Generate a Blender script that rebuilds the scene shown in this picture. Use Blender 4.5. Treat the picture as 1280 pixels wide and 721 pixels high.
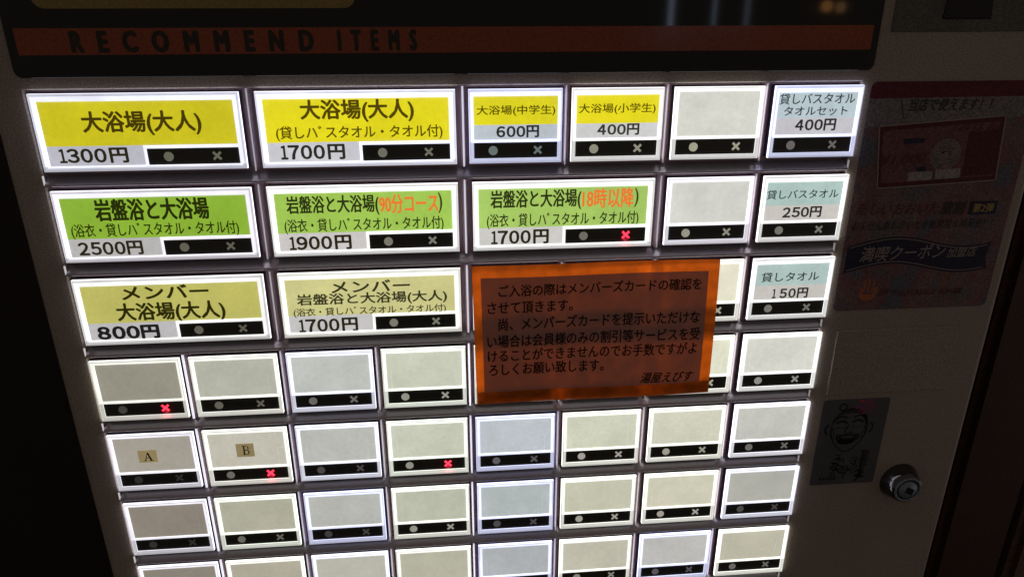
import bpy, bmesh, math, random
from mathutils import Matrix, Vector
random.seed(7)
SC = bpy.context.scene
COL = SC.collection
for o in list(bpy.data.objects): bpy.data.objects.remove(o)

# ---------------------------------------------------------------- units
# panel units: u = button columns (30 mm), v = button rows (V columns), d = height above the face towards the viewer
S = 0.03
V = 0.8992466
Z0 = 1.35
def P(u, v, d=0.0): return Vector(((u-4)*S, -d*S, Z0 - v*V*S))

# ---------------------------------------------------------------- camera
cam_d = bpy.data.cameras.new('camera'); cam = bpy.data.objects.new('camera', cam_d); COL.objects.link(cam)
R = Matrix(((0.9959578953418243, 0.0011077792397208922, -0.08981449510762844),
            (-0.03392829080966664, 0.9304847769228168, -0.36475601571133015),
            (0.0831669513028875, 0.36632888603006103, 0.9267612451278537)))
C0 = Vector((-0.16833287, -0.72942734, -7.1361015))
def conv(a): return Vector((a[0], a[2], -a[1]))          # x right, y down, z into the panel -> world
ax, ay, az = conv(R[0]), conv(-R[1]), conv(-R[2])
M = Matrix((ax, ay, az)).transposed().to_4x4()
M.translation = conv(C0)*S + Vector((0, 0, Z0))
cam.matrix_world = M
cam_d.sensor_width = 36; cam_d.lens = 910.0/1280*36
cam_d.clip_start = 0.005; cam_d.clip_end = 50
SC.camera = cam

# ---------------------------------------------------------------- light and exposure
W = bpy.data.worlds.new('World'); SC.world = W; W.use_nodes = True
bg = W.node_tree.nodes['Background']; bg.inputs[0].default_value = (1.0, 0.80, 0.66, 1); bg.inputs[1].default_value = 0.085
SC.view_settings.view_transform = 'Standard'; SC.view_settings.look = 'None'
SC.view_settings.exposure = 0; SC.view_settings.gamma = 1
camw = M.translation.copy()
def room_lamp(name, u, v, t, sx, sy, col, power, shape='RECTANGLE'):
    """a lamp of the room behind the camera, seen mirrored in the glossy header at (u, v)"""
    p = P(u, v, .03); mir = Vector((camw.x, -camw.y, camw.z))
    q = p + (p-mir)*t
    l = bpy.data.lights.new(name, 'AREA'); l.shape = shape; l.size = sx; l.size_y = sy; l.energy = power; l.color = col
    o = bpy.data.objects.new(name, l); COL.objects.link(o); o.location = q
    o.rotation_euler = (p-q).to_track_quat('-Z', 'Y').to_euler()
    return o
room_lamp('room_lamp', 5.98, -1.50, 5.5, .010, .38, (.62, .75, 1), .020)
room_lamp('room_lamp', 6.40, -1.38, 5.5, .008, .30, (.62, .75, 1), .008)
room_lamp('room_lamp', 6.72, -1.50, 5.5, .010, .36, (.62, .75, 1), .008)
room_lamp('room_lamp', 7.50, -.76, 5.5, .020, .02, (1, .42, .12), .0022, 'ELLIPSE')
room_lamp('room_lamp', 7.64, -.75, 5.5, .018, .02, (1, .50, .2), .0012, 'ELLIPSE')

l = bpy.data.lights.new('side_edge_light', 'AREA'); l.shape = 'RECTANGLE'; l.size = .05; l.size_y = .6; l.energy = .45; l.color = (1, .9, .8)  # added area light at the right, for the edge highlight and a lighter face
o = bpy.data.objects.new('side_edge_light', l); COL.objects.link(o); o.location = (1.5, -.25, .75); o.rotation_euler = (Vector((.18, 0, 1.2))-o.location).to_track_quat('-Z', 'Y').to_euler()

# ---------------------------------------------------------------- materials
def mat(name, base=(.3, .3, .3), rough=.5, metal=0, spec=.5, bump=0, bscale=400, mottle=0, mscale=30):
    m = bpy.data.materials.new(name); m.use_nodes = True; nt = m.node_tree; b = nt.nodes['Principled BSDF']
    b.inputs['Base Color'].default_value = (*base, 1); b.inputs['Roughness'].default_value = rough
    b.inputs['Metallic'].default_value = metal; b.inputs['Specular IOR Level'].default_value = spec
    if bump or mottle:
        tc = nt.nodes.new('ShaderNodeTexCoord')
    if bump:
        n = nt.nodes.new('ShaderNodeTexNoise'); n.inputs['Scale'].default_value = bscale; n.inputs['Detail'].default_value = 3
        bp = nt.nodes.new('ShaderNodeBump'); bp.inputs['Strength'].default_value = bump; bp.inputs['Distance'].default_value = .0003
        nt.links.new(tc.outputs['Object'], n.inputs['Vector']); nt.links.new(n.outputs[0], bp.inputs['Height']); nt.links.new(bp.outputs[0], b.inputs['Normal'])
    if mottle:
        n2 = nt.nodes.new('ShaderNodeTexNoise'); n2.inputs['Scale'].default_value = mscale; n2.inputs['Detail'].default_value = 8; n2.inputs['Roughness'].default_value = .75
        mr = nt.nodes.new('ShaderNodeMapRange'); mr.inputs[1].default_value = .3; mr.inputs[2].default_value = .7
        mr.inputs[3].default_value = 1-mottle; mr.inputs[4].default_value = 1+mottle
        mx = nt.nodes.new('ShaderNodeVectorMath'); mx.operation = 'SCALE'; mx.inputs[0].default_value = base
        nt.links.new(tc.outputs['Object'], n2.inputs['Vector']); nt.links.new(n2.outputs[0], mr.inputs[0])
        nt.links.new(mr.outputs[0], mx.inputs['Scale']); nt.links.new(mx.outputs[0], b.inputs['Base Color'])
    return m
def grain(m, amt=.35, scale=1500):
    """fine salt-and-pepper fleck of a sprayed paint coat"""
    nt = m.node_tree; b = nt.nodes['Principled BSDF']
    tc = nt.nodes.new('ShaderNodeTexCoord'); n = nt.nodes.new('ShaderNodeTexNoise'); n.inputs['Scale'].default_value = scale; n.inputs['Detail'].default_value = 1
    mr = nt.nodes.new('ShaderNodeMapRange'); mr.inputs[1].default_value = .3; mr.inputs[2].default_value = .7; mr.inputs[3].default_value = 1-amt; mr.inputs[4].default_value = 1+amt
    mx = nt.nodes.new('ShaderNodeVectorMath'); mx.operation = 'SCALE'
    nt.links.new(tc.outputs['Object'], n.inputs['Vector']); nt.links.new(n.outputs[0], mr.inputs[0]); nt.links.new(mr.outputs[0], mx.inputs['Scale'])
    if b.inputs['Base Color'].is_linked:
        src = b.inputs['Base Color'].links[0].from_socket; nt.links.new(src, mx.inputs[0])
    else: mx.inputs[0].default_value = b.inputs['Base Color'].default_value[:3]
    nt.links.new(mx.outputs[0], b.inputs['Base Color'])
    return m
def lit(name, k=1.0, base=(.5, .5, .5), paper=0.0, rough=.3, pscale=700):
    """backlit plastic or paper: gives off light in the tint and strength stored on its object"""
    m = mat(name, base, rough); nt = m.node_tree; b = nt.nodes['Principled BSDF']
    oi = nt.nodes.new('ShaderNodeObjectInfo'); b.inputs['Emission Strength'].default_value = k
    if paper:
        tc = nt.nodes.new('ShaderNodeTexCoord'); mp = nt.nodes.new('ShaderNodeVectorMath'); mp.operation = 'ADD'
        rnd = nt.nodes.new('ShaderNodeMath'); rnd.operation = 'MULTIPLY'; rnd.inputs[1].default_value = 3.7
        nt.links.new(oi.outputs['Random'], rnd.inputs[0]); nt.links.new(tc.outputs['Object'], mp.inputs[0]); nt.links.new(rnd.outputs[0], mp.inputs[1])
        tot = None
        for sc, am, st in ((pscale, paper, (1, 1, 1)), (38, paper*1.2, (1, 1, 1)), (120, paper*1.0, (1, 1, 1)), (2600, paper*.8, (.6, 1, 1))):
            n = nt.nodes.new('ShaderNodeTexNoise'); n.inputs['Scale'].default_value = sc; n.inputs['Detail'].default_value = 3
            nt.links.new(mp.outputs[0], n.inputs['Vector'])
            mr = nt.nodes.new('ShaderNodeMapRange'); mr.inputs[1].default_value = .3; mr.inputs[2].default_value = .7; mr.inputs[3].default_value = 1-am; mr.inputs[4].default_value = 1+am
            nt.links.new(n.outputs[0], mr.inputs[0])
            if tot is None: tot = mr.outputs[0]
            else:
                mm = nt.nodes.new('ShaderNodeMath'); mm.operation = 'MULTIPLY'; nt.links.new(tot, mm.inputs[0]); nt.links.new(mr.outputs[0], mm.inputs[1]); tot = mm.outputs[0]
        mx = nt.nodes.new('ShaderNodeVectorMath'); mx.operation = 'SCALE'
        nt.links.new(oi.outputs['Color'], mx.inputs[0]); nt.links.new(tot, mx.inputs['Scale']); nt.links.new(mx.outputs[0], b.inputs['Emission Color'])
    else:
        nt.links.new(oi.outputs['Color'], b.inputs['Emission Color'])
    return m
paint = grain(mat('machine_paint', (.36, .305, .265), .45, 0, .4, bump=.25, bscale=2200, mottle=.08, mscale=22), .32, 2200)
paint2 = grain(mat('cover_paint', (.11, .105, .095), .4, 0, .4, bump=.5, bscale=2200, mottle=.25, mscale=60), .5, 2200)
rail_m = mat('rail_plastic', (.44, .40, .44), .25, .5, .5, bump=.15, bscale=900)
fin_m = mat('fin_plastic', (.58, .44, .52), .22, .45, .6)
well_m = mat('well_plastic', (.05, .04, .05), .4)
floor_well = mat('well_floor', (.40, .27, .33), .35, .2, .5)
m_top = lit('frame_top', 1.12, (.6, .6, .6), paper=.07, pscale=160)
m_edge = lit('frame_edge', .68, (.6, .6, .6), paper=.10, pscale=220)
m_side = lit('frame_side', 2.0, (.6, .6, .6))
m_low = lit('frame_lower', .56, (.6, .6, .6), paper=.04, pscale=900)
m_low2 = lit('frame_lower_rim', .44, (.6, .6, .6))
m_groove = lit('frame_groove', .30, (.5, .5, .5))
m_card = lit('card_paper', 1.05, (.25, .25, .25), paper=.05, rough=.8)
m_strip = mat('indicator_black', (.045, .045, .038), .35)
m_lamp = lit('lamp_window', 1.0, (.15, .15, .15), paper=.10, pscale=1800)
ink = mat('black_ink', (.012, .010, .006), .6)
ink_brown = lit('print_ink', 1.0, (.02, .02, .02))
header_m = mat('header_acrylic', (.004, .0045, .006), .045, 0, .5)
stripe_m = grain(mat('header_stripe', (.32, .062, .020), .14, 0, .5, mottle=.06, mscale=40), .35, 3600)
beige_m = grain(mat('header_beige', (.32, .23, .06), .14, 0, .5), .3, 3600)
hletter_m = mat('header_letter', (.016, .010, .008), .14)

# ---------------------------------------------------------------- mesh helpers
def mesh_from(name, verts, faces, mats, midx=None, smooth=False):
    me = bpy.data.meshes.new(name); me.from_pydata([tuple(v) for v in verts], [], faces)
    for m in (mats if isinstance(mats, (list, tuple)) else [mats]): me.materials.append(m)
    if midx: me.polygons.foreach_set('material_index', midx)
    if smooth: me.polygons.foreach_set('use_smooth', [True]*len(me.polygons))
    me.update(); return me
def link(name, me, parent=None, loc=(0, 0, 0)):
    o = bpy.data.objects.new(name, me); COL.objects.link(o); o.parent = parent; o.location = loc; return o
def empty(name, loc, label, cat):
    o = bpy.data.objects.new(name, None); COL.objects.link(o); o.location = loc; o['label'] = label; o['category'] = cat; o.empty_display_size = .02; return o
O = P(0, 0, 0)                                   # local meshes measure from a cell's upper left corner
def L(u, v, d=0.0): return P(u, v, d) - O        # v in rows
class MB:
    def __init__(s): s.v = []; s.f = []; s.m = []
    def quad(s, a, b, c, d, m=0):
        i = len(s.v); s.v += [a, b, c, d]; s.f.append((i, i+1, i+2, i+3)); s.m.append(m)
    def rect(s, u0, v0, u1, v1, d, m=0): s.quad(L(u0, v1, d), L(u1, v1, d), L(u1, v0, d), L(u0, v0, d), m)
    def poly(s, pts, d, m=0):
        i = len(s.v); s.v += [L(u, v, d) for u, v in pts]; s.f.append(tuple(range(i, i+len(pts)))[::-1]); s.m.append(m)
    def prism(s, pts, d0, d1, m=0, bev=0):
        """flat plate with an outline (clockwise seen from the viewer, v down), raised from d0 to d1"""
        n = len(pts)
        cu = sum(p[0] for p in pts)/n; cv = sum(p[1] for p in pts)/n
        def ins(p):
            du, dv = p[0]-cu, p[1]-cv
            return (p[0]-math.copysign(min(bev, abs(du)), du) if du else p[0], p[1]-math.copysign(min(bev/V, abs(dv)), dv) if dv else p[1])
        top = [ins(p) for p in pts] if bev else pts
        s.poly(top, d1, m)
        for k in range(n):
            a, b = pts[k], pts[(k+1) % n]
            dm = d1-bev if bev else d1
            s.quad(L(*a, d0), L(*a, dm), L(*b, dm), L(*b, d0), m)
            if bev: s.quad(L(*a, dm), L(*top[k], d1), L(*top[(k+1) % n], d1), L(*b, dm), m)
    def mesh(s, name, mats, smooth=False, merge=False):
        me = mesh_from(name, s.v, s.f, mats, s.m, smooth)
        if merge or True:
            bm = bmesh.new(); bm.from_mesh(me); bmesh.ops.remove_doubles(bm, verts=bm.verts, dist=1e-7)
            bmesh.ops.recalc_face_normals(bm, faces=bm.faces) if merge else None
            bm.to_mesh(me); bm.free()
        return me
def rrect(u0, v0, u1, v1, r, n=5):
    pts = []
    for cu, cv, a0 in ((u0+r, v0+r/V, 180), (u1-r, v0+r/V, 270), (u1-r, v1-r/V, 0), (u0+r, v1-r/V, 90)):
        for k in range(n+1):
            a = math.radians(a0+90*k/n); pts.append((cu+r*math.cos(a), cv+r/V*math.sin(a)))
    return pts

# ---------------------------------------------------------------- the ticket machine
machine = empty('ticket_machine', (0, 0, 0), 'dark grey ticket vending machine with rows of backlit price buttons and a black header', 'vending machine')
U0, U1, VT, VB = -.20, 9.96, -15, 46
NR = 7
def face_plate():
    mb = MB(); mb2 = MB()
    us = [U0, 0.03, 7.97, U1]; vs = [VT, 0.0, NR+.02, VB]
    c = .012; hd = -.13
    for i in range(3):
        for j in range(3):
            if (i, j) == (1, 1): continue
            mb.rect(us[i], vs[j], us[i+1], vs[j+1], 0)
    # opening: small chamfer, then the wall of the well, then its floor
    a = (us[1], vs[1]); b = (us[2], vs[1]); cc = (us[2], vs[2]); dd = (us[1], vs[2])
    ai, bi, ci, di = (us[1]+c, c/V), (us[2]-c, c/V), (us[2]-c, vs[2]-c/V), (us[1]+c, vs[2]-c/V)
    for (p, q, pi, qi) in ((a, b, ai, bi), (b, cc, bi, ci), (cc, dd, ci, di), (dd, a, di, ai)):
        mb.quad(L(*p, 0), L(*q, 0), L(*qi, -c), L(*pi, -c), 0)
        mb.quad(L(*pi, -c), L(*qi, -c), L(*qi, hd), L(*pi, hd), 0)
    # rounded long edges and flanks
    r = .075; D = -14
    for (ue, sg) in ((U0, -1), (U1, 1)):
        prev = (ue, 0)
        for k in range(1, 7):
            t = math.radians(15*k); cur = (ue+sg*r*math.sin(t), -r+r*math.cos(t))
            mb.quad(L(prev[0], VT, prev[1]), L(cur[0], VT, cur[1]), L(cur[0], VB, cur[1]), L(prev[0], VB, prev[1]), 0); prev = cur
        mb.quad(L(prev[0], VT, prev[1]), L(prev[0], VT, D), L(prev[0], VB, D), L(prev[0], VB, prev[1]), 0)
    a0, a1 = U0-r, U1+r
    mb.quad(L(a0, VT, 0), L(a1, VT, 0), L(a1, VT, D), L(a0, VT, D)); mb.quad(L(a0, VB, 0), L(a1, VB, 0), L(a1, VB, D), L(a0, VB, D))
    mb.quad(L(a0, VT, D), L(a1, VT, D), L(a1, VB, D), L(a0, VB, D))
    o = link('cabinet', mb.mesh('cabinet', paint, merge=False), machine, O)
    mb2.rect(us[1], 0, us[2], NR+.02, -.085)
    link('button_well', mb2.mesh('button_well', floor_well), machine, O)
face_plate()

# divider rails between the rows, rounded crest on their lower edge
def extrude_profile(name, prof, a, b, axis, m, smooth=True):
    mb = MB()
    for k in range(len(prof)-1):
        p, q = prof[k], prof[k+1]
        if axis == 'u': mb.quad(L(a, p[0], p[1]), L(b, p[0], p[1]), L(b, q[0], q[1]), L(a, q[0], q[1]))
        else: mb.quad(L(p[0], a, p[1]), L(q[0], a, q[1]), L(q[0], b, q[1]), L(p[0], b, p[1]))
    me = mb.mesh(name, m, smooth)
    bm = bmesh.new(); bm.from_mesh(me); bmesh.ops.remove_doubles(bm, verts=bm.verts, dist=1e-7); bm.to_mesh(me); bm.free()
    if smooth:
        me.polygons.foreach_set('use_smooth', [True]*len(me.polygons))
    return me
prof = [(.856, -.13), (.870, -.110), (.892, -.080), (.915, -.050), (.938, -.026), (.955, -.008), (.968, .008), (.978, .020), (.986, .026), (.994, .022), (1.000, .008), (1.005, -.02), (1.010, -.13)]
rail_me = extrude_profile('divider_rail', prof, .043, 7.957, 'u', rail_m)
for r in range(NR): link('divider_rail', rail_me, machine, P(0, r, 0))
fp = [(-.048, -.13), (-.030, -.075), (-.016, -.028), (-.009, .000), (-.005, .008), (0, .011), (.005, .008), (.009, .000), (.016, -.028), (.030, -.075), (.048, -.13)]
fin_me = extrude_profile('divider_fin', fp, .014, .874, 'v', fin_m)

# ---------------------------------------------------------------- texts (made first, fitted to their boxes when all are known)
TXT = []
def text(s, parent, box, d, m, bold=0.0, shear=0.0, name='lettering', loc=(0, 0, 0), rot=0, spacing=1.0, color=None):
    TXT.append((s, parent, box, d, m, bold, shear, name, loc, rot, spacing, color))
def make_texts():
    tmp = []
    for t in TXT:
        cu = bpy.data.curves.new('t', 'FONT'); cu.body = t[0]; cu.resolution_u = 3; cu.shear = t[6]; cu.space_character = t[10]
        o = bpy.data.objects.new('t', cu); COL.objects.link(o); tmp.append(o)
    dg = bpy.context.evaluated_depsgraph_get(); dg.update()
    for t, o in zip(TXT, tmp):
        me = bpy.data.meshes.new_from_object(o.evaluated_get(dg))
        s, parent, (u0, v0, u1, v1), d, m, bold, shear, name, loc, rot, sp, color = t
        xs = [v.co.x for v in me.vertices]; ys = [v.co.y for v in me.vertices]
        if not xs: print('EMPTY TEXT', s); bpy.data.objects.remove(o); continue
        x0, x1, y0, y1 = min(xs), max(xs), min(ys), max(ys)
        cu_, cv_ = (u0+u1)/2, (v0+v1)/2
        for v in me.vertices:
            u = u0+(v.co.x-x0)/(x1-x0)*(u1-u0); w = v1-(v.co.y-y0)/(y1-y0)*(v1-v0)
            if rot:
                a = math.radians(rot); du, dv = u-cu_, (w-cv_)*V
                u = cu_+du*math.cos(a)+dv*math.sin(a); w = cv_+(-du*math.sin(a)+dv*math.cos(a))/V
            v.co = L(u, w, d(u, w) if callable(d) else d)
        if bold > 0:                                  # heavier print: the strokes widened a little every way
            w = (bold if bold > .03 else min(bold*1.6, .034))*.5*((u1-u0)/(x1-x0)+(v1-v0)*V/(y1-y0)); base = [v.co.copy() for v in me.vertices]; fs = [tuple(p.vertices) for p in me.polygons]; n = len(base)
            vs_, ff = [], []
            for k, (a, b_) in enumerate(((0, 0), (1, 0), (-1, 0), (0, .8), (0, -.8), (.7, .6), (-.7, .6), (.7, -.6), (-.7, -.6))):
                off = L(a*w, b_*w/V, 0)-L(0, 0, 0)+L(0, 0, .00004*k)-L(0, 0, 0)
                vs_ += [c+off for c in base]; ff += [tuple(i+n*k for i in f) for f in fs]
            bpy.data.meshes.remove(me); me = bpy.data.meshes.new(name); me.from_pydata(vs_, [], ff)
        me.materials.clear(); me.materials.append(m); me.name = name
        bpy.data.objects.remove(o)
        q = link(name, me, parent, loc)
        if color: q.color = (*color, 1)
# ---------------------------------------------------------------- buttons
TOP = .036; CARD = .012
def holed(mb, us, vs, holes, split):
    """inner lip of the lens round its windows"""
    d = .018; wallto = CARD-.004
    for i in range(len(us)-1):
        for j in range(len(vs)-1):
            if (i, j) in holes: continue
            mb.rect(us[i], vs[j], us[i+1], vs[j+1], d, 0 if vs[j] < split-1e-6 or 0 < i < len(us)-2 and j < len(vs)-2 else 2)
            for di, dj, a, b in ((1, 0, (1, 0), (1, 1)), (-1, 0, (0, 1), (0, 0)), (0, 1, (1, 1), (0, 1)), (0, -1, (0, 0), (1, 0))):
                if (i+di, j+dj) in holes:
                    p = (us[i+a[0]], vs[j+a[1]]); q = (us[i+b[0]], vs[j+b[1]])
                    mb.quad(L(*p, d), L(*q, d), L(*q, wallto), L(*p, wallto), 3)
def ring4(mb, A, dA, B, dB, mats):
    ca = [(A[0], A[1]), (A[2], A[1]), (A[2], A[3]), (A[0], A[3])]; cb = [(B[0], B[1]), (B[2], B[1]), (B[2], B[3]), (B[0], B[3])]
    for k in range(4): mb.quad(L(*ca[k], dA), L(*ca[(k+1) % 4], dA), L(*cb[(k+1) % 4], dB), L(*cb[k], dB), mats[k])
def frame_mesh(big, blank=False):
    mb = MB()
    if big:
        o = (.080, .052, 1.926, .834)
        us = [.108, .132, 1.0, 1.024, 1.868, 1.888]; vs = [.098, .124, .580, .612, .785, .802]
        holes = {(1, 1), (2, 1), (3, 1), (1, 2), (1, 3), (3, 3)}; split = .786
    else:
        o = (.060, .054, .957, .832)
        us = [.086, .100, .922, .936]; vs = [.082, .098, .582, .612, .785, .800] if blank else [.098, .122, .585, .612, .785, .800]
        holes = {(1, 1), (1, 3)}; split = .605
    holed(mb, us, vs, holes, split)
    i = (us[0], vs[0], us[-1], vs[-1])
    lp = lambda t: tuple(a+(b-a)*t for a, b in zip(o, i))
    h = lambda t: TOP+(.018-TOP)*t
    sp = split
    def sides(t0, t1, ma, mc, dd=0):
        """band of the dished face between two insets, its sides cut where the upper window ends"""
        A, B = lp(t0), lp(t1); dA, dB = h(t0)-dd, h(t1)-dd
        mb.quad(L(A[0], A[1], dA), L(A[2], A[1], dA), L(B[2], B[1], dB), L(B[0], B[1], dB), ma)
        mb.quad(L(A[2], A[3], dA), L(A[0], A[3], dA), L(B[0], B[3], dB), L(B[2], B[3], dB), mc)
        for x in (0, 2):
            mb.quad(L(A[x], A[1], dA), L(A[x], sp, dA), L(B[x], sp, dB), L(B[x], B[1], dB), ma)
            mb.quad(L(A[x], sp, dA), L(A[x], A[3], dA), L(B[x], B[3], dB), L(B[x], sp, dB), mc)
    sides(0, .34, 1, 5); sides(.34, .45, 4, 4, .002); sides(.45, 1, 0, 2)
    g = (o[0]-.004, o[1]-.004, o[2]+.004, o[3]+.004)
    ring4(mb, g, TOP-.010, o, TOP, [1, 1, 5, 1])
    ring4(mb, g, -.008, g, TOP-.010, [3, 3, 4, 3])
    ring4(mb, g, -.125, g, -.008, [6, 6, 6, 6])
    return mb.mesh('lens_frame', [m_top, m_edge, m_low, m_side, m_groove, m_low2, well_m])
def cap_mesh(big):
    mb = MB(); u1 = 1.92 if big else .945
    mb.prism([(.075, .07), (u1, .07), (u1, .84), (.075, .84)], -.12, .004)
    return mb.mesh('push_button', well_m)
def rect_mesh(name, box, d, m, th=.004):
    mb = MB(); u0, v0, u1, v1 = box; mb.prism([(u0, v0), (u1, v0), (u1, v1), (u0, v1)], d-th, d); return mb.mesh(name, m)
def disc_mesh(u, v, r, d, m, n=20):
    mb = MB(); mb.prism([(u+r*math.cos(2*math.pi*k/n), v+r/V*math.sin(2*math.pi*k/n)) for k in range(n)], d-.003, d); return mb.mesh('round_lamp', m)
def cross_mesh(u, v, s, w, d, m):
    mb = MB()
    pts = [(w, 0), (s, s-w), (s-w, s), (0, w), (-s+w, s), (-s, s-w), (-w, 0), (-s, -s+w), (-s+w, -s), (0, -w), (s-w, -s), (s, -s+w)]
    mb.prism([(u+a, v+b/V) for a, b in pts], d-.003, d); return mb.mesh('cross_lamp', m)
LIB = {}
for big in (0, 1):
    du = 1.215 if big else .287; xu = 1.66 if big else .727
    LIB[big] = dict(cap=cap_mesh(big), frame=frame_mesh(big), blank=frame_mesh(big, True),
        strip=rect_mesh('indicator_strip', (1.020, .606, 1.872, .787) if big else (.098, .609, .922, .787), CARD, m_strip),
        dot=disc_mesh(du, .700, .045, CARD+.003, m_lamp), cross=cross_mesh(xu, .700, .043, .016, CARD+.003, m_lamp))
card_full = rect_mesh('label_card', (.098, .096, .924, .584), CARD, m_card)
card_up = rect_mesh('label_card', (.098, .120, .922, .424), CARD, m_card)
card_lo = rect_mesh('price_card', (.098, .4245, .922, .587), CARD-.0005, m_card)
card_upT = rect_mesh('label_card', (.098, .120, .922, .400), CARD, m_card)
card_loT = rect_mesh('price_card', (.098, .4005, .922, .587), CARD-.0005, m_card)
bcard = rect_mesh('label_card', (.128, .120, 1.872, .5765), CARD, m_card)
bprice = rect_mesh('price_card', (.128, .577, 1.002, .787), CARD-.0005, m_card)
def srgb(r, g, b):
    f = lambda c: (c/255/12.92 if c/255 <= .04045 else ((c/255+.055)/1.055)**2.4)
    return (f(r), f(g), f(b))
TINT = {'c': (.93, .95, 1.12), 'C': (.80, .84, 1.16), 'n': (1, 1, 1.0), 'w': (1.02, 1.02, .93), 'g': (.99, 1.05, .93), 'v': (1.0, .97, 1.08)}
LOWT = {'c': (.78, .78, 1.05), 'C': (.55, .56, 1.05), 'n': (1, .97, .95), 'w': (.98, .95, .86), 'g': (.94, .98, .88), 'v': (.9, .85, .95)}
RED = []
SHIFT = {7: .024, 6: .012}
def button(c, r, big, tint, card, price=None, fb=1.0, lamp=(120, 118, 108), xlamp=None, red=False, low=.8, small_price=0, label=None, name='push_button'):
    loc = P(c+SHIFT.get(c, 0), r, 0); lib = LIB[big]
    b = link(name, lib['cap'], machine, loc)
    if label: b['label'] = label
    t = TINT[tint]
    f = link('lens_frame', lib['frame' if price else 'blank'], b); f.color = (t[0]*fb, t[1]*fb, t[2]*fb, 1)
    if big: parts = [(bcard, card, 'label_card'), (bprice, price, 'price_card')]
    elif price is None: parts = [(card_full, card, 'label_card')]
    elif small_price == 2: parts = [(card_upT, card, 'label_card'), (card_loT, price, 'price_card')]
    else: parts = [(card_up, card, 'label_card'), (card_lo, price, 'price_card')]
    for me, colr, nm in parts:
        o = link(nm, me, b); kb = (1, 1, 1) if price else (1.11, 1.13, 1.20); o.color = (*[q*k_ for q, k_ in zip(srgb(*colr), kb)], 1)
    link('indicator_strip', lib['strip'], b)
    o = link('round_lamp', lib['dot'], b); o.color = (*srgb(*lamp), 1)
    o = link('cross_lamp', lib['cross'], b)
    if red: o.color = (3.0, .07, .16, 1); o['label'] = 'lit red cross'; RED.append((c, r, big))
    else:
        xl = xlamp or lamp; o.color = (*srgb(*xl), 1)
    return b
TB = (.035, .028, .010)
def dtxt(s, b, box, c, r, bold=.0, color=(0.020, .015, .005), **k):
    c = c+SHIFT.get(c, 0)+(.006 if c == 7 else 0)
    if s[-1] == '円':                                  # price: wide figures, then the yen character
        w = box[2]-box[0]; n = len(s)-1
        st, dw, e = ((0, .118, .318, .520), .160, .745) if n == 4 else ((0, .245, .480), .190, .72)
        if n == 4 and s[0] != '\uff11': st, dw, e = (0, .195, .383, .573), .150, .765
        if n == 3 and s[0] == '\uff11': st, dw, e = (0, .215, .465), .185, .715
        for k in range(n):
            x0, x1 = st[k], st[k]+dw
            if s[k] == '\uff11': x0, x1 = (0, .095) if k == 0 else (x0+.05, x0+.145)
            text(s[k], b, (box[0]+x0*w-c, box[1]-r+.006, box[0]+x1*w-c, box[3]-r-.006), CARD+.0012, ink_brown, .055 if bold > .03 else .038, name='lettering', color=color)
        text('円', b, (box[0]+e*w-c, box[1]-r, box[2]-c, box[3]-r), CARD+.0012, ink_brown, .055 if bold > .03 else .038, name='lettering', color=color)
        return
    text(s, b, (box[0]-c, box[1]-r, box[2]-c, box[3]-r), CARD+.0012, ink_brown, bold, name='lettering', color=color, **k)
W1 = (186, 186, 192)
b = button(0, 0, 1, 'c', (196, 186, 8), (176, 176, 186), .88, (98, 100, 84), label='wide yellow button for adult bath at 1300 yen')
dtxt('大浴場(大人)', b, (.498, .229, 1.554, .470), 0, 0, 0.020, (.055, .035, 0)); dtxt('１３００円', b, (.234, .601, .844, .751), 0, 0, 0.024)
b = button(2, 0, 1, 'c', (222, 210, 6), (192, 192, 198), 1.1, (104, 104, 92), label='wide yellow button for adult bath with towels at 1700 yen')
dtxt('大浴場(大人)', b, (2.477, .141, 3.530, .367), 2, 0, 0.020, (.075, .05, 0)); dtxt('(貸しハﾞスタオル・タオル付)', b, (2.230, .407, 3.798, .559), 2, 0, 0.010, (.075, .05, 0)); dtxt('１７００円', b, (2.257, .603, 2.852, .757), 2, 0, 0.020, (.02, .02, .015))
b = button(4, 0, 0, 'C', (215, 205, 8), (180, 188, 196), 1.05, (98, 108, 108), small_price=1, label='small yellow button for junior high pupils at 600 yen')
dtxt('大浴場(中学生)', b, (4.133, .220, 4.893, .332), 4, 0, 0.008, (.05, .035, 0)); dtxt('６００円', b, (4.325, .437, 4.733, .560), 4, 0, 0.008, (.02, .02, .02))
b = button(5, 0, 0, 'n', (225, 212, 8), (196, 196, 196), 1.05, (138, 136, 118), small_price=1, label='small yellow button for elementary pupils at 400 yen')
dtxt('大浴場(小学生)', b, (5.127, .214, 5.885, .328), 5, 0, 0.008, (.05, .035, 0)); dtxt('４００円', b, (5.320, .434, 5.730, .551), 5, 0, 0.008, (.03, .03, .02))
b = button(6, 0, 0, 'n', (196, 194, 180), None, 1.05, (158, 156, 136))
b = button(7, 0, 0, 'C', (176, 192, 198), (190, 188, 194), 1.05, (98, 94, 92), small_price=2, label='pale blue button for bath towel and towel set at 400 yen')
dtxt('貸しバスタオル', b, (7.142, .133, 7.922, .250), 7, 0, 0.008, (.02, .025, .03)); dtxt('タオルセット', b, (7.202, .274, 7.861, .374), 7, 0, 0.008, (.02, .025, .03)); dtxt('４００円', b, (7.342, .414, 7.758, .539), 7, 0, 0.008, (.02, .02, .02))
OR = srgb(235, 120, 48)
b = button(0, 1, 1, 'v', (132, 172, 44), (174, 172, 172), .86, (92, 90, 78), label='wide green button at 2500 yen')
dtxt('岩盤浴と大浴場', b, (.444, 1.144, 1.500, 1.380), 0, 1, 0.024, (.015, .022, 0)); dtxt('(浴衣・貸しハﾞスタオル・タオル付)', b, (.184, 1.408, 1.762, 1.578), 0, 1, 0.010, (.015, .022, 0)); dtxt('２５００円', b, (.217, 1.613, .814, 1.763), 0, 1, 0.024)
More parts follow.
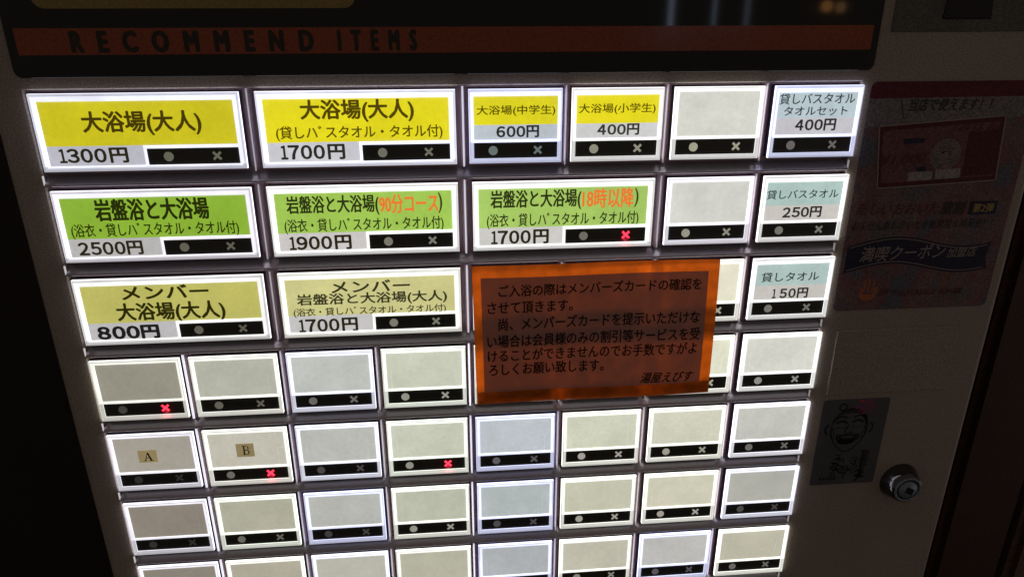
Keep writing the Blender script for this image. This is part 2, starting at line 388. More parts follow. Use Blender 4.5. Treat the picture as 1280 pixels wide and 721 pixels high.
b = button(2, 1, 1, 'n', (152, 190, 76), (194, 190, 188), 1.05, (118, 116, 104), label='wide green button for the 90 minute course at 1900 yen')
dtxt('岩盤浴と大浴場(', b, (2.248, 1.157, 3.142, 1.383), 2, 1, 0.016, (.02, .028, .004)); dtxt('90分コース', b, (3.150, 1.163, 3.728, 1.372), 2, 1, 0.016, OR); dtxt(')', b, (3.733, 1.153, 3.769, 1.381), 2, 1, 0.008, (.03, .04, .004))
dtxt('(浴衣・貸しハﾞスタオル・タオル付)', b, (2.206, 1.414, 3.776, 1.585), 2, 1, 0.010, (.02, .028, .004)); dtxt('１９００円', b, (2.238, 1.614, 2.840, 1.772), 2, 1, 0.020)
b = button(4, 1, 1, 'n', (158, 192, 92), (194, 192, 188), 1.05, (108, 106, 96), red=True, label='wide green button for after 18 hours at 1700 yen, red cross lit')
dtxt('岩盤浴と大浴場(', b, (4.258, 1.146, 5.176, 1.377), 4, 1, 0.016, (.02, .028, .004)); dtxt('18時以降', b, (5.194, 1.146, 5.719, 1.370), 4, 1, 0.016, OR); dtxt(')', b, (5.732, 1.154, 5.769, 1.369), 4, 1, 0.008, (.03, .04, .004))
dtxt('(浴衣・貸しハﾞスタオル・タオル付)', b, (4.217, 1.413, 5.783, 1.588), 4, 1, 0.010, (.02, .028, .004)); dtxt('１７００円', b, (4.262, 1.611, 4.846, 1.772), 4, 1, 0.020)
b = button(6, 1, 0, 'v', (194, 192, 180), None, 1.05, (142, 140, 126))
b = button(7, 1, 0, 'n', (166, 190, 184), (192, 188, 182), 1.05, (108, 108, 98), small_price=2, label='pale blue button for bath towel at 250 yen')
dtxt('貸しバスタオル', b, (7.138, 1.215, 7.911, 1.323), 7, 1, 0.008, (.02, .03, .03)); dtxt('２５０円', b, (7.337, 1.422, 7.752, 1.547), 7, 1, 0.008, (.02, .02, .02))
b = button(0, 2, 1, 'n', (182, 178, 92), (180, 178, 180), .88, (92, 88, 78), label='wide khaki member button at 800 yen')
dtxt('メンバー', b, (.527, 2.137, 1.369, 2.296), 0, 2, 0.020, (.02, .018, 0)); dtxt('大浴場(大人)', b, (.443, 2.343, 1.504, 2.585), 0, 2, 0.020, (.02, .018, 0)); dtxt('８００円', b, (.217, 2.618, .813, 2.776), 0, 2, 0.034, (.01, .01, .01))
b = button(2, 2, 1, 'w', (196, 192, 130), (186, 185, 184), 1.0, (118, 116, 104), label='wide khaki member button at 1700 yen')
dtxt('メンバー', b, (2.602, 2.159, 3.401, 2.300), 2, 2, 0.016, (.03, .03, .01)); dtxt('岩盤浴と大浴場(大人)', b, (2.242, 2.307, 3.782, 2.462), 2, 2, 0.016, (.03, .03, .01)); dtxt('(浴衣・貸しハﾞスタオル・タオル付)', b, (2.193, 2.478, 3.768, 2.594), 2, 2, 0.010, (.03, .03, .01)); dtxt('１７００円', b, (2.235, 2.618, 2.833, 2.783), 2, 2, 0.024)
for c in (4, 5): button(c, 2, 0, 'n', (200, 196, 170), None, 1.05, (140, 138, 120))
button(6, 2, 0, 'w', (206, 202, 176), None, 1.08, (170, 166, 146))
b = button(7, 2, 0, 'n', (168, 188, 184), (190, 186, 180), 1.05, (108, 106, 100), small_price=2, label='pale blue button for towel at 150 yen')
dtxt('貸しタオル', b, (7.197, 2.229, 7.844, 2.350), 7, 2, 0.008, (.02, .03, .03)); dtxt('１５０円', b, (7.346, 2.442, 7.745, 2.569), 7, 2, 0.008, (.02, .02, .02))
G = {3: [('w', (136, 132, 116), .80, (56, 54, 48)), ('w', (166, 166, 148), .95, (92, 90, 80)), ('c', (172, 174, 164), 1.0, (100, 98, 92)), ('g', (184, 186, 164), 1.05, (148, 148, 136)), ('w', (196, 192, 165), 1, (120, 118, 100)), ('n', (196, 192, 165), 1, (120, 118, 100)), ('w', (208, 206, 180), 1.08, (170, 166, 146)), ('n', (198, 196, 182), 1.1, (142, 140, 134))],
     4: [('v', (148, 142, 128), .84, (34, 32, 32)), ('w', (176, 172, 154), .95, (102, 98, 94)), ('c', (170, 170, 160), 1.0, (66, 62, 62)), ('g', (182, 184, 162), 1.03, (150, 146, 136)), ('C', (172, 176, 176), 1.0, (84, 80, 86)), ('w', (190, 190, 166), 1.05, (156, 150, 142)), ('w', (190, 188, 166), 1.05, (158, 154, 142)), ('v', (178, 176, 164), 1.05, (104, 100, 94))],
     5: [('v', (124, 116, 102), .80, (38, 35, 34)), ('g', (158, 156, 134), .95, (98, 95, 86)), ('C', (166, 166, 156), .97, (58, 55, 58)), ('w', (168, 170, 148), 1.0, (146, 142, 132)), ('C', (160, 166, 162), 1.0, (70, 66, 72)), ('w', (180, 178, 154), 1.03, (152, 148, 138)), ('w', (186, 182, 158), 1.05, (162, 156, 146)), ('c', (162, 160, 148), 1.05, (68, 64, 64))],
     6: [('v', (126, 118, 104), .78, (46, 42, 40)), ('w', (160, 154, 134), .95, (88, 84, 78)), ('c', (168, 166, 150), .97, (60, 56, 58)), ('w', (164, 162, 140), 1.0, (120, 116, 108)), ('C', (158, 160, 158), 1.0, (70, 66, 72)), ('w', (174, 170, 150), 1.03, (130, 126, 118)), ('C', (172, 170, 162), 1.05, (84, 80, 84)), ('w', (174, 170, 148), 1.05, (100, 96, 92))]}
cells = {}
for r in range(3, NR):
    for c in range(8):
        t, cd, fb, lp = G[r][c]
        cells[(r, c)] = button(c, r, 0, t, cd, None, fb, lp, red=(r, c) in ((3, 0), (4, 1), (4, 3)))
# faint creases of the blank inserts and specks of dust on them
rr = random.Random(21)
for (r, c), b in cells.items():
    cd = [ch for ch in b.children if ch.name.startswith('label_card')][0].color
    mb = MB(); a = rr.uniform(.135, .165); z = rr.uniform(.80, .85); t = rr.uniform(.26, .36); d = CARD+.0006
    mb.rect(a, t, a+.006, .575, d); m2 = MB(); m2.rect(z, t-.03, z+.006, .575, d); m2.rect(z+.006, t-.03, .915, t-.026, d)
    for q in (mb, m2):
        e = link('insert_crease', q.mesh('insert_crease', m_card), b); e.color = (cd[0]*1.10, cd[1]*1.10, cd[2]*1.10, 1)
    if rr.random() < .45:
        for k in range(rr.choice((1, 2, 3))):
            mb = MB(); u, v = rr.uniform(.15, .85), rr.uniform(.16, .54); q = rr.uniform(.003, .006); mb.poly([(u-q, v), (u, v-q), (u+q, v), (u, v+q*1.3)], CARD+.001+k*.00005)
            e = link('dust_speck', mb.mesh('dust_speck', m_card), b); e.color = (cd[0]*.35, cd[1]*.33, cd[2]*.3, 1)
# taped paper tags with a serif letter
tag_m = lit('tag_paper', 1.0, (.3, .26, .15), paper=.05)
def tag(b, box, c, r, letter):
    u0, v0, u1, v1 = box[0]-c, box[1]-r, box[2]-c, box[3]-r
    o = link('paper_tag', rect_mesh('paper_tag', (u0, v0, u1, v1), CARD+.006, tag_m), b); o.color = (*srgb(134, 119, 84), 1)
    mb = MB(); d = CARD+.0075; w = u1-u0; h = v1-v0
    def pl(*pts): mb.poly([(u0+x*w, v0+y*h) for x, y in pts], d)
    if letter == 'A':
        pl((.31, .86), (.49, .20), (.53, .20), (.36, .86)); pl((.47, .20), (.56, .18), (.72, .86), (.62, .86)); pl((.40, .60), (.62, .60), (.63, .65), (.39, .65))
        pl((.25, .82), (.42, .82), (.42, .87), (.25, .87)); pl((.56, .82), (.78, .82), (.78, .87), (.56, .87))
    else:
        pl((.34, .16), (.60, .16), (.60, .21), (.34, .21)); pl((.34, .80), (.62, .80), (.62, .85), (.34, .85)); pl((.40, .20), (.48, .20), (.48, .82), (.40, .82)); pl((.46, .46), (.60, .46), (.60, .51), (.46, .51))
        for cy, ry, rx in ((.335, .17, .13), (.655, .19, .16)):
            for k in range(8):
                a0 = -math.pi/2+math.pi*k/8; a1 = a0+math.pi/8
                mb.quad(*[L(u0+(.58+q*math.cos(a)*rx)*w, v0+(cy+math.sin(a)*ry*(q*.3+.7))*h, d) for q, a in ((.55, a0), (.55, a1), (1, a1), (1, a0))][::-1])
    link('tag_letter', mb.mesh('tag_letter', ink), b)
tag(cells[(4, 0)], (.341, 4.275, .540, 4.448), 0, 4, 'A')
tag(cells[(4, 1)], (1.391, 4.250, 1.584, 4.439), 1, 4, 'B')
m_edge_glow = lit('divider_glow', 1.0, (.5, .5, .5))  # added glowing strips draw the bright lines along fin crests and rail ends
def glow_strip(name, v0, v1, w, d0, d1):
    mb = MB(); mb.prism([(-w, v0), (w, v0), (w, v1), (-w, v1)], d0, d1, bev=.003); return mb.mesh(name, m_edge_glow)
edge_me = glow_strip('divider_edge_glow', .016, .868, .0062, .000, .0145)
end_me = glow_strip('rail_end_glow', .885, .985, .0065, -.05, .006)
# vertical fins between neighbouring buttons
for r in range(NR):
    for c in range(1, 8):
        if r < 3 and c in (1, 3): continue
        if r == 1 and c == 5: continue
        f = link('divider_fin', fin_me, machine, P(c, r, 0))
        e = link('divider_edge_glow', edge_me, f); k = {1: 1.0, 2: .42, 3: .40, 4: .95, 5: .32, 6: .30, 7: .26}[c]*random.uniform(.8, 1.15)*(1.0 if r > 2 else .75)
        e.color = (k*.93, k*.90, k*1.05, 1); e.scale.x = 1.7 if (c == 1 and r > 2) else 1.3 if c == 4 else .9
    for u in (.034, 7.966):
        e = link('rail_end_glow', end_me, machine, P(u, r, 0)); k = .50 if u < 1 else .22; e.color = (k, k*.97, k*1.0, 1)
for (c, r, big) in RED:
    l = bpy.data.lights.new('cross_glow', 'POINT'); l.energy = 1.3e-4; l.color = (1, .03, .06); l.shadow_soft_size = .0006
    o = bpy.data.objects.new('cross_glow', l); COL.objects.link(o); o.parent = machine; o.location = P(c+(1.66 if big else .727), r+.768, .034)

# ---------------------------------------------------------------- header
mb = MB(); mb.prism(rrect(.005, -9, 8.055, -.107, .07), -.002, .012, bev=.002)
header = link('header_panel', mb.mesh('header_panel', header_m), machine, O)
mb = MB(); mb.rect(.085, -.572, 7.985, -.322, .0135); link('orange_stripe', mb.mesh('orange_stripe', stripe_m), header)
mb = MB(); mb.poly(rrect(.29, -1.9, 3.06, -.752, .10), .0135); link('beige_label', mb.mesh('beige_label', beige_m), header)
text('RECOMMEND', header, (.553, -.540, 2.650, -.350), .0150, hletter_m, .060, spacing=2.5)
text('ITEMS', header, (2.885, -.540, 3.586, -.350), .0150, hletter_m, .060, spacing=2.5)
# upper right cover with a black slot
mb = MB(); mb.prism([(8.17, -9), (9.93, -9), (9.93, -.50), (8.17, -.50)], -.001, .012, bev=.006)
cover = link('cover_plate', mb.mesh('cover_plate', paint2), machine, O)
mb = MB(); mb.prism([(8.72, -1.3), (9.10, -1.3), (9.165, -.63), (8.665, -.63)], .010, .030, bev=.008)
link('slot_bezel', mb.mesh('slot_bezel', header_m), cover)
# blank cover plate beside the grid
mb = MB(); mb.prism([(8.170, 3.045), (9.650, 3.045), (9.650, 3.960), (8.170, 3.960)], -.001, .018, bev=.008)
link('blank_plate', mb.mesh('blank_plate', paint), machine, O)

# ---------------------------------------------------------------- lock
chrome = mat('lock_chrome', (.12, .12, .13), .06, 1.0); lockface = mat('lock_face', (.24, .30, .37), .5, .3, mottle=.3, mscale=900); black_m = mat('black_hole', (.004, .004, .004), .5)
LU, LV = 9.33, 5.39
def lathe(name, prof, m, n=40, smooth=True):
    mb = MB()
    for k in range(n):
        a0, a1 = 2*math.pi*k/n, 2*math.pi*(k+1)/n
        for (r0, d0), (r1, d1) in zip(prof, prof[1:]):
            q = [L(r*math.cos(a), r*math.sin(a)/V, d) for r, a, d in ((r0, a0, d0), (r0, a1, d0), (r1, a1, d1), (r1, a0, d1))]
            if r1 < 1e-6: i = len(mb.v); mb.v += q[:3]; mb.f.append((i, i+1, i+2)); mb.m.append(0)
            else: mb.quad(*q)
    me = mb.mesh(name, m, smooth)
    bm = bmesh.new(); bm.from_mesh(me); bmesh.ops.remove_doubles(bm, verts=bm.verts, dist=1e-6); bmesh.ops.recalc_face_normals(bm, faces=bm.faces); bm.to_mesh(me); bm.free()
    return me
lock = link('lock_cylinder', lathe('lock_cylinder', [(.248, -.002), (.246, .012), (.236, .040), (.212, .115), (.192, .170), (.182, .188), (.172, .192)], chrome), machine, P(LU, LV, 0))
link('lock_rim', lathe('lock_rim', [(.173, .186), (.172, .196), (.158, .203), (.148, .200), (.142, .190)], lockface), lock)
link('lock_groove', lathe('lock_groove', [(.143, .189), (.118, .189)], black_m), lock)
link('lock_core', lathe('lock_core', [(.120, .188), (.118, .198), (.0, .199)], lockface), lock)
mb = MB(); mb.prism([(-.015, -.055), (.080, .000), (.055, .092), (-.040, .035)], .195, .2015); link('key_slot', mb.mesh('key_slot', black_m), lock)

# ---------------------------------------------------------------- notice: orange laminated sheet taped over two rows
def translucent(name, trans, diff, k=.5, mott=.2, gloss=.03, bumpy=True):
    m = bpy.data.materials.new(name); m.use_nodes = True; nt = m.node_tree; nt.nodes.clear()
    out = nt.nodes.new('ShaderNodeOutputMaterial'); t = nt.nodes.new('ShaderNodeBsdfTranslucent'); d = nt.nodes.new('ShaderNodeBsdfDiffuse'); g = nt.nodes.new('ShaderNodeBsdfGlossy')
    g.inputs['Roughness'].default_value = .25; d.inputs[0].default_value = (*diff, 1)
    mx = nt.nodes.new('ShaderNodeMixShader'); mx.inputs[0].default_value = k; mx2 = nt.nodes.new('ShaderNodeMixShader'); mx2.inputs[0].default_value = gloss
    tc = nt.nodes.new('ShaderNodeTexCoord'); n = nt.nodes.new('ShaderNodeTexNoise'); n.inputs['Scale'].default_value = 260; n.inputs['Detail'].default_value = 5
    mr = nt.nodes.new('ShaderNodeMapRange'); mr.inputs[1].default_value = .3; mr.inputs[2].default_value = .7; mr.inputs[3].default_value = 1-mott; mr.inputs[4].default_value = 1+mott
    sc = nt.nodes.new('ShaderNodeVectorMath'); sc.operation = 'SCALE'; sc.inputs[0].default_value = trans
    nt.links.new(tc.outputs['Object'], n.inputs[0]); nt.links.new(n.outputs[0], mr.inputs[0]); nt.links.new(mr.outputs[0], sc.inputs['Scale']); nt.links.new(sc.outputs[0], t.inputs[0])
    nt.links.new(d.outputs[0], mx.inputs[1]); nt.links.new(t.outputs[0], mx.inputs[2]); nt.links.new(mx.outputs[0], mx2.inputs[1]); nt.links.new(g.outputs[0], mx2.inputs[2]); nt.links.new(mx2.outputs[0], out.inputs[0])
    return m
orange = translucent('orange_sheet', (.74, .125, .008), (.35, .12, .02), .62)
brown = translucent('text_sheet', (.37, .32, .45), (.62, .42, .40), .42, .10)
nink = mat('notice_ink', (.006, .003, .003), .6)
notice = empty('notice_sheet', P(5.38, 3.845, .06), 'orange laminated Japanese notice taped over the middle of the third and fourth button rows', 'notice')
NO = notice.location.copy()
def par(u, v, d): k = 1-d/7.136; return 3.832+(u-3.832)*k, -.811+(v+.811)*k
NA, NB, NC, ND = [par(u, v, .066) for u, v in ((4.050, 2.030), (6.715, 2.040), (6.740, 3.845), (4.078, 3.868))]
def nd(u, v):
    """gentle cockle of the sheet"""
    s = (u-4.05)/2.67; t = (v-2.07)/1.78
    return .064+.014*math.sin(2.6*s+1.2)*(1-t)+.012*math.sin(7*s+3*t)+.016*t*(1-t)
def nbil(s, t, inset=(0, 0, 0, 0)):
    u = (NA[0]*(1-s)+NB[0]*s)*(1-t)+(ND[0]*(1-s)+NC[0]*s)*t
    v = (NA[1]*(1-s)+NB[1]*s)*(1-t)+(ND[1]*(1-s)+NC[1]*s)*t
    return u, v
def sheet(name, m, s0, s1, t0, t1, off, th, wav=0):
    nx, ny = 40, 24; mb = MB()
    def q(i, j, o):
        s = s0+(s1-s0)*i/nx; t = t0+(t1-t0)*j/ny
        u, v = nbil(s, t)
        if wav and j == 0: v += wav*math.sin(s*math.pi)*(.35+.65*s)-.5*wav*s
        return L(u, v, nd(u, v)+o)
    for i in range(nx):
        for j in range(ny):
            mb.quad(q(i, j+1, off), q(i+1, j+1, off), q(i+1, j, off), q(i, j, off))
    me = mb.mesh(name, m, True)
    bm = bmesh.new(); bm.from_mesh(me); bmesh.ops.remove_doubles(bm, verts=bm.verts, dist=1e-7); bm.to_mesh(me); bm.free()
    return link(name, me, notice, O-NO)
sheet('orange_backing', orange, 0, 1, 0, 1, 0, .004, wav=-.010)
sheet('dim_margin_strip', translucent('dim_margin_film', (.80, .60, .3), (.22, .10, .02), .5), 0, 1, .905, .999, .004, .004)  # extra sheet added to darken the bottom margin, where less backlight comes through
sheet('text_sheet', brown, .033, .955, .080, .908, .006, .004)
def nt_(s, box, bold=.012, **k):
    (a0, b0), (a1, b1) = par(box[0], box[1], .07), par(box[2], box[3], .07); box = (a0, b0, a1, b1)
    text(s, notice, box, lambda u, v: nd(u, v)+.009, nink, bold, loc=O-NO, **k)
nt_('ご入浴の際はメンバーズカードの確認を', (4.329, 2.271, 6.531, 2.418))
nt_('させて頂きます。', (4.209, 2.485, 5.127, 2.634))
nt_('尚、メンバーズカードを提示いただけな', (4.326, 2.690, 6.544, 2.854))
nt_('い場合は会員様のみの割引等サービスを受', (4.203, 2.915, 6.564, 3.080))
nt_('けることができませんのでお手数ですがよ', (4.206, 3.112, 6.544, 3.275))
nt_('ろしくお願い致します。', (4.218, 3.302, 5.498, 3.466))
nt_('湯屋えびす', (5.922, 3.514, 6.540, 3.660), .012, shear=.3)

# ---------------------------------------------------------------- coupon poster
def watercolor(name):
    m = mat(name, (.5, .2, .25), .5, 0, .3); nt = m.node_tree; b = nt.nodes['Principled BSDF']
    tc = nt.nodes.new('ShaderNodeTexCoord'); n = nt.nodes.new('ShaderNodeTexNoise'); n.inputs['Scale'].default_value = 55; n.inputs['Detail'].default_value = 2
    cr = nt.nodes.new('ShaderNodeValToRGB'); e = cr.color_ramp.elements
    cr.color_ramp.interpolation = 'EASE'
    e[0].position = .34; e[0].color = (.12, .12, .16, 1); e[1].position = .68; e[1].color = (.23, .11, .085, 1)
    for p_, c_ in ((.44, (.19, .095, .10, 1)), (.52, (.20, .125, .125, 1)), (.59, (.145, .12, .14, 1))):
        x = e.new(p_); x.color = c_
    nt.links.new(tc.outputs['Object'], n.inputs[0]); nt.links.new(n.outputs[0], cr.inputs[0]); nt.links.new(cr.outputs[0], b.inputs['Base Color'])
    return grain(m, .35, 1400)
poster = empty('coupon_poster', P(8.95, 2.76, .002), 'dark pink coupon shop poster with navy ribbon stuck on the right of the machine face', 'poster')
PO = O-poster.location
def flat(name, pts, d, m, parent=poster, th=None):
    mb = MB()
    if th: mb.prism(pts, d-th, d)
    else: mb.poly(pts, d)
    return link(name, mb.mesh(name, m), parent, PO)
pp = lambda n, c, mot=.1: grain(mat(n, c, .5, 0, .3, mottle=mot, mscale=60), .35, 1400)
p_red = pp('poster_red', (.13, .018, .035)); p_pale = pp('poster_pale', (.21, .19, .21)); p_pink = pp('poster_pink', (.18, .08, .09), .2); p_dark = pp('poster_darkred', (.11, .02, .028)); p_navy = pp('poster_navy', (.022, .022, .055)); p_grey = pp('poster_grey', (.34, .31, .33)); p_black = mat('poster_ink', (.03, .025, .03), .5); p_brown = mat('poster_brown', (.11, .018, .012), .5); p_line = mat('poster_line', (.34, .28, .27), .5); p_yel = mat('poster_yellow', (.5, .36, .1), .5); p_green = pp('poster_stamp', (.17, .14, .13), .35)
flat('poster_sheet', rrect(8.070, .018, 9.88, 2.775, .06), .004, watercolor('poster_watercolour'), th=.004)
flat('red_band', rrect(8.071, .019, 9.879, .235, .06), .0055, p_red)
flat('pale_band', [(8.072, .20), (9.80, .19), (9.80, .42), (8.072, .52)], .0058, p_pale)
text('当店で使えます！！', poster, (8.496, .205, 9.40, .341), .0072, p_black, .018, .25, loc=PO)
flat('speech_line', [(8.395, .20), (8.408, .20), (8.478, .43), (8.468, .43)], .0068, p_black)
vq = [(8.227, .507), (9.575, .406), (9.628, 1.156), (8.324, 1.225)]
flat('voucher', vq, .0075, p_dark, th=.0015)
def inq(a, b):
    t = [(vq[0][i]*(1-a)+vq[1][i]*a)*(1-b)+(vq[3][i]*(1-a)+vq[2][i]*a)*b for i in (0, 1)]; return tuple(t)
flat('voucher_field', [inq(.03, .08), inq(.96, .08), inq(.97, .92), inq(.03, .92)], .0082, p_pink)
flat('voucher_panel', [inq(.72, .20), inq(.965, .20), inq(.975, .90), inq(.70, .90)], .0088, p_dark)
for k in range(4):
    a = [(0, 0), (1, 0), (1, 1), (0, 1)][k]; b2 = [(1, 0), (1, 1), (0, 1), (0, 0)][k]
    A = inq(*a); B = inq(*b2); dx, dy = B[0]-A[0], B[1]-A[1]; ln = math.hypot(dx, dy); nx, ny = -dy/ln*.007, dx/ln*.007
    flat('voucher_border', [(A[0]-nx, A[1]-ny), (B[0]-nx, B[1]-ny), (B[0]+nx, B[1]+ny), (A[0]+nx, A[1]+ny)], .0092, p_line)
text('みほん', poster, (9.088, .469, 9.517, .578), .0100, p_brown, .012, .2, loc=PO, rot=3, spacing=1.35)
text('¥1,000', poster, (8.300, .830, 8.800, .960), .0098, p_brown, .014, .25, loc=PO, rot=3)
flat('small_print', [(8.52, .655), (8.74, .642), (8.745, .70), (8.525, .712)], .0095, p_navy)
flat('pale_box', [(8.635, 1.04), (8.90, 1.028), (8.912, 1.135), (8.645, 1.150)], .0095, p_grey)
flat('pale_box', [(8.930, 1.020), (9.205, 1.005), (9.215, 1.118), (8.942, 1.132)], .0095, p_grey)
flat('navy_mark', [(8.72, .98), (8.82, .975), (8.825, 1.03), (8.725, 1.036)], .0096, p_navy)
def ring(u, v, r0, r1, d, m, n=36):
    mb = MB()
    for k in range(n):
        a0, a1 = 2*math.pi*k/n, 2*math.pi*(k+1)/n
        mb.quad(*[L(u+r*math.cos(a), v+r*math.sin(a)/V, d) for r, a in ((r0, a0), (r1, a0), (r1, a1), (r0, a1))])
    return link('stamp_ring', mb.mesh('stamp_ring', m), poster, PO)
ring(9.005, .845, .155, .162, .0098, p_line); ring(9.005, .845, 0.0001, .155, .0095, p_green); ring(9.005, .845, .128, .132, .0099, p_line)
rr = random.Random(3)
mb = MB()
for k in range(46):                                  # worn line pattern inside the round stamp
    a = rr.uniform(0, 6.28); q = rr.uniform(.01, .115); u, v = 9.005+q*math.cos(a), .845+q*math.sin(a)/V; w = rr.uniform(.01, .04)
    mb.quad(L(u-w, v+.004, .0100), L(u+w, v+.004, .0100), L(u+w, v-.004, .0100), L(u-w, v-.004, .0100))
link('stamp_pattern', mb.mesh('stamp_pattern', p_line), poster, PO)
text('新しいおおいた', poster, (8.140, 1.400, 9.072, 1.550), .0060, p_brown, .004, .2, loc=PO)
text('旅割', poster, (9.083, 1.400, 9.372, 1.562), .0060, p_black, .03, .2, loc=PO)
flat('navy_box', [(9.410, 1.408), (9.724, 1.408), (9.724, 1.572), (9.410, 1.572)], .0060, p_navy)
text('第2弾', poster, (9.452, 1.436, 9.690, 1.545), .0068, p_yel, .01, .1, loc=PO)
text('おんせん県おおいたを新発見＆再発見！！', poster, (8.128, 1.622, 9.721, 1.735), .0060, p_black, .006, .2, loc=PO)
def wave(u): t = (u-8.12)/1.62; return 1.905-.075*math.sin(t*6.0-.35)-.02*t
def ribbon(name, o0, o1, d, m, ua=8.119, ub=9.735, notch=.07):
    mb = MB(); n = 40
    for k in range(n):
        a, b2 = ua+(ub-ua)*k/n, ua+(ub-ua)*(k+1)/n
        mb.quad(L(a, wave(a)+o1, d), L(b2, wave(b2)+o1, d), L(b2, wave(b2)+o0, d), L(a, wave(a)+o0, d))
    if notch:
        for s in (0, 1):
            pa = wave(ub)+o0; pb = wave(ub)+o1
        mb.poly([(ub, wave(ub)+o0), (ub+.03, wave(ub)+o0-.02), (ub-.0, (wave(ub)*2+o0+o1)/2)], d); mb.poly([(ub, (wave(ub)*2+o0+o1)/2), (ub+.045, wave(ub)+o1), (ub, wave(ub)+o1)], d)
    return link(name, mb.mesh(name, m), poster, PO)
ribbon('navy_ribbon', 0, .345, .0062, p_navy)
ribbon('ribbon_line', .022, .031, .0070, p_line, 8.14, 9.73, 0); ribbon('ribbon_line', .312, .321, .0070, p_line, 8.14, 9.73, 0)
text('満喫クーポン', poster, (8.273, 1.935, 9.250, 2.125), .0072, p_line, .004, .22, loc=PO, rot=1)
text('加盟店', poster, (9.268, 1.985, 9.618, 2.108), .0072, p_line, .004, .2, loc=PO, rot=2)
p_orange = mat('poster_orange', (.50, .13, .05), .5)
flat('hot_spring_bowl', [(8.34, 2.475), (8.37, 2.46), (8.38, 2.56), (8.50, 2.56), (8.51, 2.46), (8.54, 2.475), (8.53, 2.60), (8.49, 2.64), (8.39, 2.64), (8.35, 2.60)], .0065, p_orange)
for du in (0, .05, .10):
    flat('hot_spring_steam', [(8.378+du, 2.37), (8.398+du, 2.37), (8.405+du, 2.45), (8.395+du, 2.53), (8.378+du, 2.53), (8.385+du, 2.45)], .0065, p_orange)
text('日本一の', poster, (8.575, 2.485, 8.790, 2.580), .0065, p_brown, .01, .2, loc=PO)
text('おんせん県おおいた', poster, (8.805, 2.52, 9.245, 2.60), .0065, p_brown, .006, 0, loc=PO)
text('味力も満載', poster, (9.29, 2.515, 9.55, 2.595), .0065, p_brown, .01, 0, loc=PO)

# ---------------------------------------------------------------- face sticker
st = empty('face_sticker', P(8.58, 5.38, .002), 'dark grey sticker with a line-drawn laughing face, above and left of the lock', 'sticker')
SO = O-st.location
s_m = mat('sticker_film', (.13, .13, .155), .28, .2, .5, mottle=.2, mscale=90); s_ink = mat('sticker_ink', (.012, .012, .016), .35)
mb = MB(); mb.prism(rrect(8.160, 4.048, 8.985, 5.385, .035), 0, .004); link('sticker_film', mb.mesh('sticker_film', s_m), st, SO)
def ribbons(name, strokes, d, m, parent, loc):
    mb = MB()
    for pts, w in strokes:
        for k in range(len(pts)-1):
            (a, b_), (c_, d_) = pts[k], pts[k+1]; dx, dy = c_-a, (d_-b_)*V; ln = math.hypot(dx, dy) or 1; nx, ny = -dy/ln*w, dx/ln*w/V
            mb.quad(L(a-nx, b_-ny, d), L(a+nx, b_+ny, d), L(c_+nx, d_+ny, d), L(c_-nx, d_-ny, d))
    return link(name, mb.mesh(name, m), parent, loc)
def arc(cx, cy, rx, ry, a0, a1, n=14): return [(cx+rx*math.cos(math.radians(a0+(a1-a0)*k/n)), cy+ry*math.sin(math.radians(a0+(a1-a0)*k/n))) for k in range(n+1)]
fx, fy = 8.535, 4.50
jaw = [(fx+(.225-.075*max(0, math.sin(math.radians(a)))**2)*math.cos(math.radians(a)), fy+.36*math.sin(math.radians(a))) for a in range(-35, 216, 9)]
S_ = [(jaw, .007), (arc(fx, fy-.02, .225, .29, 200, 345, 18), .006), (arc(fx, fy+.115, .10, .085, 5, 175, 10), .020), ([(fx-.20, fy-.02), (fx-.16, fy+.16)], .004), ([(fx+.20, fy-.02), (fx+.15, fy+.17)], .004),
      (arc(fx, fy-.27, .12, .03, 190, 350, 8), .004), (arc(fx+.01, fy-.22, .13, .03, 190, 350, 8), .004), (arc(fx-.10, fy-.045, .07, .03, 10, 170, 8), .004), (arc(fx+.10, fy-.05, .07, .03, 10, 170, 8), .004),
      (arc(fx-.10, fy-.075, .065, .045, 190, 350, 8), .014), (arc(fx+.10, fy-.085, .065, .045, 190, 350, 8), .014),
      (arc(fx-.10, fy-.15, .075, .04, 200, 340, 8), .010), (arc(fx+.11, fy-.16, .075, .04, 200, 340, 8), .010),
      ([(fx-.01, fy-.06), (fx-.05, fy+.055), (fx-.02, fy+.075), (fx+.03, fy+.07), (fx+.045, fy+.05)], .008),
      (arc(fx, fy+.10, .14, .13, 0, 180, 12), .010), ([(fx-.14, fy+.10), (fx+.14, fy+.10)], .012), ([(fx-.12, fy+.145), (fx+.12, fy+.145)], .004),
      (arc(fx-.02, fy+.195, .09, .03, 0, 360, 12), .012), (arc(fx-.17, fy+.06, .05, .09, 100, 250, 8), .006), (arc(fx+.17, fy+.05, .05, .09, -70, 80, 8), .006),
      (arc(fx-.26, fy+.0, .035, .07, 80, 280, 8), .012), (arc(fx+.26, fy-.01, .035, .07, -100, 100, 8), .008),
      (arc(fx-.12, fy-.335, .045, .05, 0, 360, 10), .010)]
for k in range(30):
    a = math.radians(200+k*5); S_.append(([(fx+.23*math.cos(a), fy+.31*math.sin(a)), (fx+.20*math.cos(a+.12), fy+.26*math.sin(a+.12))], .005))
rr = random.Random(11)
for k in range(26):                                   # folded robe below the face
    x = 8.36+rr.uniform(0, .36); y = 4.90+rr.uniform(0, .36); a = rr.uniform(-.8, .8); S_.append(([(x, y), (x+.07*math.cos(a), y+.05*math.sin(a)), (x+.10*math.cos(a+1), y+.10*math.sin(a+1))], rr.uniform(.004, .010)))
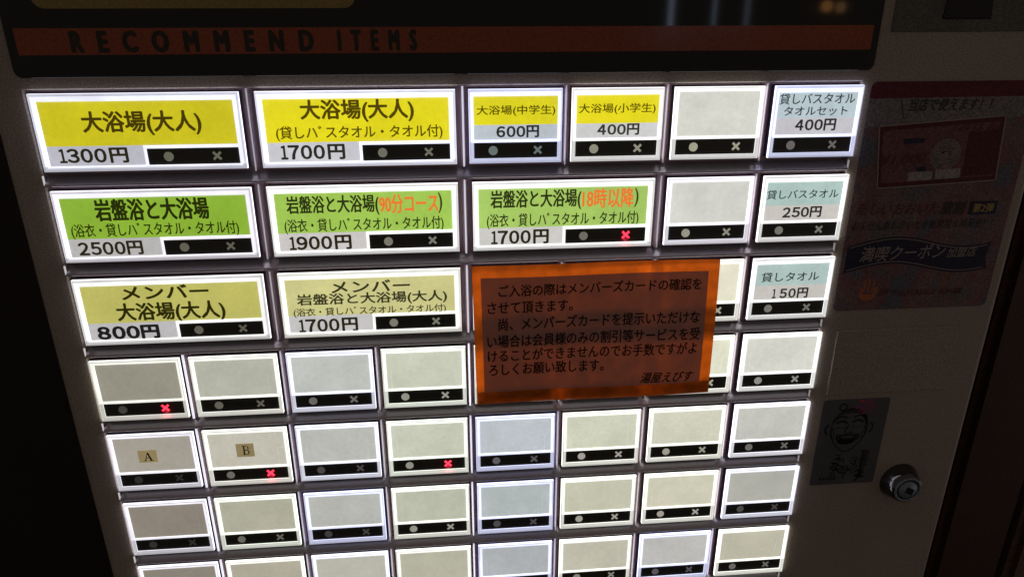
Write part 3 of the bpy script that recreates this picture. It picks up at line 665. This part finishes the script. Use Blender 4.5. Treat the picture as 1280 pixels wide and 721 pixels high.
for k in range(14):                                   # column of brush marks at its right
    y = 4.86+k*.032; S_.append(([(8.755+rr.uniform(-.01, .01), y), (8.84+rr.uniform(-.015, .015), y+.004)], .009)); S_.append(([(8.79+rr.uniform(-.03, .03), y-.01), (8.79+rr.uniform(-.03, .03), y+.02)], .007))
for k in range(5): S_.append(([(8.27+.045*k, 5.29), (8.30+.045*k, 5.285)], .016))
ribbons('face_drawing', S_, .0055, s_ink, st, SO)
mag = mat('reflection_magenta', (.60, .04, .28), .4, mottle=.5, mscale=700); red2 = mat('reflection_red', (.75, .09, .06), .4, mottle=.4, mscale=700)  # reflection of a red light on the film, painted as coloured flecks
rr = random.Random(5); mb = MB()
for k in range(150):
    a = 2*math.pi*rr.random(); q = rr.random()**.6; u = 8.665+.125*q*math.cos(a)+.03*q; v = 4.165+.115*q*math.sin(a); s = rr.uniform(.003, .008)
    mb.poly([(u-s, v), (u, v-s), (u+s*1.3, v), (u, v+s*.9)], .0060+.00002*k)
link('magenta_reflection_paint', mb.mesh('magenta_reflection_paint', mag), st, SO)
mb = MB()
for k in range(24):
    u = 8.665+rr.uniform(-.06, .07); v = 4.085+rr.uniform(-.018, .022); s = rr.uniform(.005, .010); mb.poly([(u-s, v), (u, v-s), (u+s*1.3, v), (u, v+s*.9)], .0069+.00002*k)
link('red_reflection_paint', mb.mesh('red_reflection_paint', red2), st, SO)

make_texts()

# ---------------------------------------------------------------- the place behind
wall_m = grain(mat('dark_wall', (.018, .012, .013), .7, mottle=.3, mscale=20), .3, 500)
wood_m = grain(mat('red_brown_panel', (.055, .017, .012), .6, mottle=.4, mscale=18), .5, 700)
brown_m = grain(mat('brown_panel', (.12, .07, .055), .6, mottle=.3, mscale=18), .4, 700)
floor_m = mat('floor_tile', (.03, .022, .02), .4, mottle=.3, mscale=8)
def box(name, x0, x1, y0, y1, z0, z1, m, bev=.004):
    me = bpy.data.meshes.new(name); bm = bmesh.new(); bmesh.ops.create_cube(bm, size=1)
    for v in bm.verts: v.co = Vector(((x0+x1)/2+v.co.x*(x1-x0), (y0+y1)/2+v.co.y*(y1-y0), (z0+z1)/2+v.co.z*(z1-z0)))
    if bev: bmesh.ops.bevel(bm, geom=bm.edges[:], offset=bev, segments=2, affect='EDGES')
    bm.to_mesh(me); bm.free(); me.materials.append(m); return link(name, me)
f = box('floor', -3, 3, -3, .9, -.1, 0, floor_m, 0); f['kind'] = 'structure'
w = box('wall_back', -3, 3, .45, .55, 0, 2.6, wall_m, 0); w['kind'] = 'structure'
a = box('wood_panel', .271, .3155, .10, .445, 0.0, 2.4, wood_m); a['label'] = 'dark red-brown wooden panel standing behind the right edge of the machine'; a['category'] = 'wall panel'
b = box('brown_board', .3185, .60, .098, .445, 0.0, 2.4, brown_m); b['label'] = 'dull brown board at the lower right corner, beside the red-brown panel'; b['category'] = 'board'
